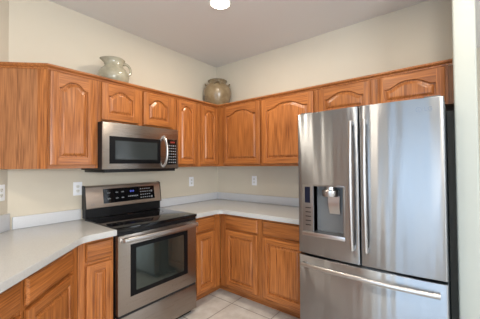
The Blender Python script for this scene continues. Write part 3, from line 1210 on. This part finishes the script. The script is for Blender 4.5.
GJ = glaze('pale_celadon_glaze', (0.27, 0.25, 0.185), (0.34, 0.315, 0.235), (0.40, 0.375, 0.29), 14)
GU = glaze('brown_ash_glaze', (0.19, 0.132, 0.070), (0.24, 0.172, 0.096), (0.29, 0.22, 0.13), 12, 0.25)
GUR = glaze('dark_rim_glaze', (0.13, 0.09, 0.05), (0.19, 0.14, 0.08), (0.25, 0.20, 0.12), 25, 0.3)

t = thing('pitcher', 'pale grey-green glazed pitcher standing on top of the cabinets', 'pitcher', (-1.535, -0.17, ZT + 0.001), R(0))
def spout(r, z, a):
    k = max(0.0, (z - 0.222) / 0.048)
    c = max(0.0, math.cos(a - PI))          # spout to the left
    g = c ** 5
    return r + 0.030 * k * g, z - 0.010 * k * g
prof = [(0.001, 0.0), (0.076, 0.0), (0.084, 0.006), (0.106, 0.036), (0.124, 0.078), (0.129, 0.112), (0.124, 0.148), (0.104, 0.178), (0.084, 0.196), (0.077, 0.214), (0.079, 0.236), (0.087, 0.256), (0.095, 0.266), (0.091, 0.270), (0.084, 0.262), (0.074, 0.240), (0.071, 0.214), (0.078, 0.19), (0.10, 0.16), (0.10, 0.08), (0.001, 0.03)]
bm = bmesh.new()
lathe(bm, prof, 48, deform=spout)
finish(bm, 'body', GJ, t, angle=60)
bm = bmesh.new()
path = []
for i in range(19):
    u = i / 18
    a = R(118) - u * R(215)
    path.append((0.112 + 0.046 * math.cos(a) + 0.006 * u, 0, 0.208 + 0.050 * math.sin(a)))
tube(bm, path, 0.014, 0.009, 12, up=Vector((0, 1, 0)), scale=[1.1 - 0.25 * math.sin(PI * i / 18) for i in range(19)])
finish(bm, 'handle', GJ, t, angle=60)

t = thing('urn', 'round brown glazed urn with small lugs, on the cabinet in the corner', 'urn', (-0.200, -0.200, ZT + 0.001), R(0))
prof = [(0.001, 0.0), (0.090, 0.0), (0.098, 0.006), (0.125, 0.050), (0.155, 0.120), (0.172, 0.190), (0.176, 0.240), (0.168, 0.290), (0.150, 0.325), (0.128, 0.345), (0.112, 0.352)]
bm = bmesh.new()
lathe(bm, prof + [(0.100, 0.352), (0.095, 0.34), (0.12, 0.30), (0.001, 0.28)], 56)
bd = finish(bm, 'body', GU, t, angle=60)
bm = bmesh.new()
lathe(bm, [(0.098, 0.345), (0.116, 0.347), (0.112, 0.362), (0.112, 0.380), (0.122, 0.392), (0.124, 0.400), (0.116, 0.407), (0.104, 0.404), (0.098, 0.390)], 56)
finish(bm, 'neck', GUR, t, angle=60)
for k in range(4):
    a0 = R(-47 + 90 * k)
    bm = bmesh.new()
    path = []
    for i in range(11):
        v = i / 10
        path.append((math.cos(a0) * (0.134 + 0.022 * math.sin(PI * v)) - math.sin(a0) * (v - 0.5) * 0.085,
                     math.sin(a0) * (0.134 + 0.022 * math.sin(PI * v)) + math.cos(a0) * (v - 0.5) * 0.085,
                     0.318 + 0.042 * math.sin(PI * v)))
    tube(bm, path, 0.011, 0.010, 10)
    finish(bm, 'lug', GUR, t, angle=60)

t.scale = (1, 1, 0.96)

# ------------------------------------------------------------------ recessed ceiling lights
CAN = simple('warm_lamp_lens', (1, 1, 1), 0.5, emis=(1.0, 0.90, 0.74), estr=9)
def can(x, y, label, power):
    t = thing('ceiling_light', label, 'ceiling light', (x, y, ZC), 0, 'round recessed ceiling lights')
    bm = bmesh.new()
    lathe(bm, [(0.082, -0.0005), (0.100, -0.0005), (0.100, -0.003), (0.094, -0.007), (0.084, -0.008), (0.080, -0.004)], 40)
    finish(bm, 'trim_ring', WHITE, t)
    bm = bmesh.new()
    lathe(bm, [(0.001, -0.0055), (0.079, -0.0045), (0.079, -0.001), (0.001, -0.001)], 40)
    finish(bm, 'lens', CAN, t)
    l = bpy.data.lights.new('lamp_glow', 'AREA')
    l.shape = 'DISK'
    l.size = 0.15
    l.energy = power
    l.color = (1.0, 0.87, 0.70)
    o = bpy.data.objects.new('lamp_glow', l)
    COL.objects.link(o)
    o.parent = t
    o.location = (0, 0, -0.015)


can(-1.076, -1.06, 'round recessed ceiling light glowing at the top of the picture', 14)
can(-2.45, -1.75, 'added unseen recessed ceiling light over the angled worktop, above the frame', 12)  # extra lamp out of view, added for more light
can(-1.25, -2.70, 'added unseen recessed ceiling light in front of the refrigerator, above the frame', 12)  # another unseen lamp, put in to help light the room
can(-3.3, -3.6, 'added unseen recessed ceiling light behind the viewer, above the frame', 16)  # unseen lamp added behind the camera to supply light
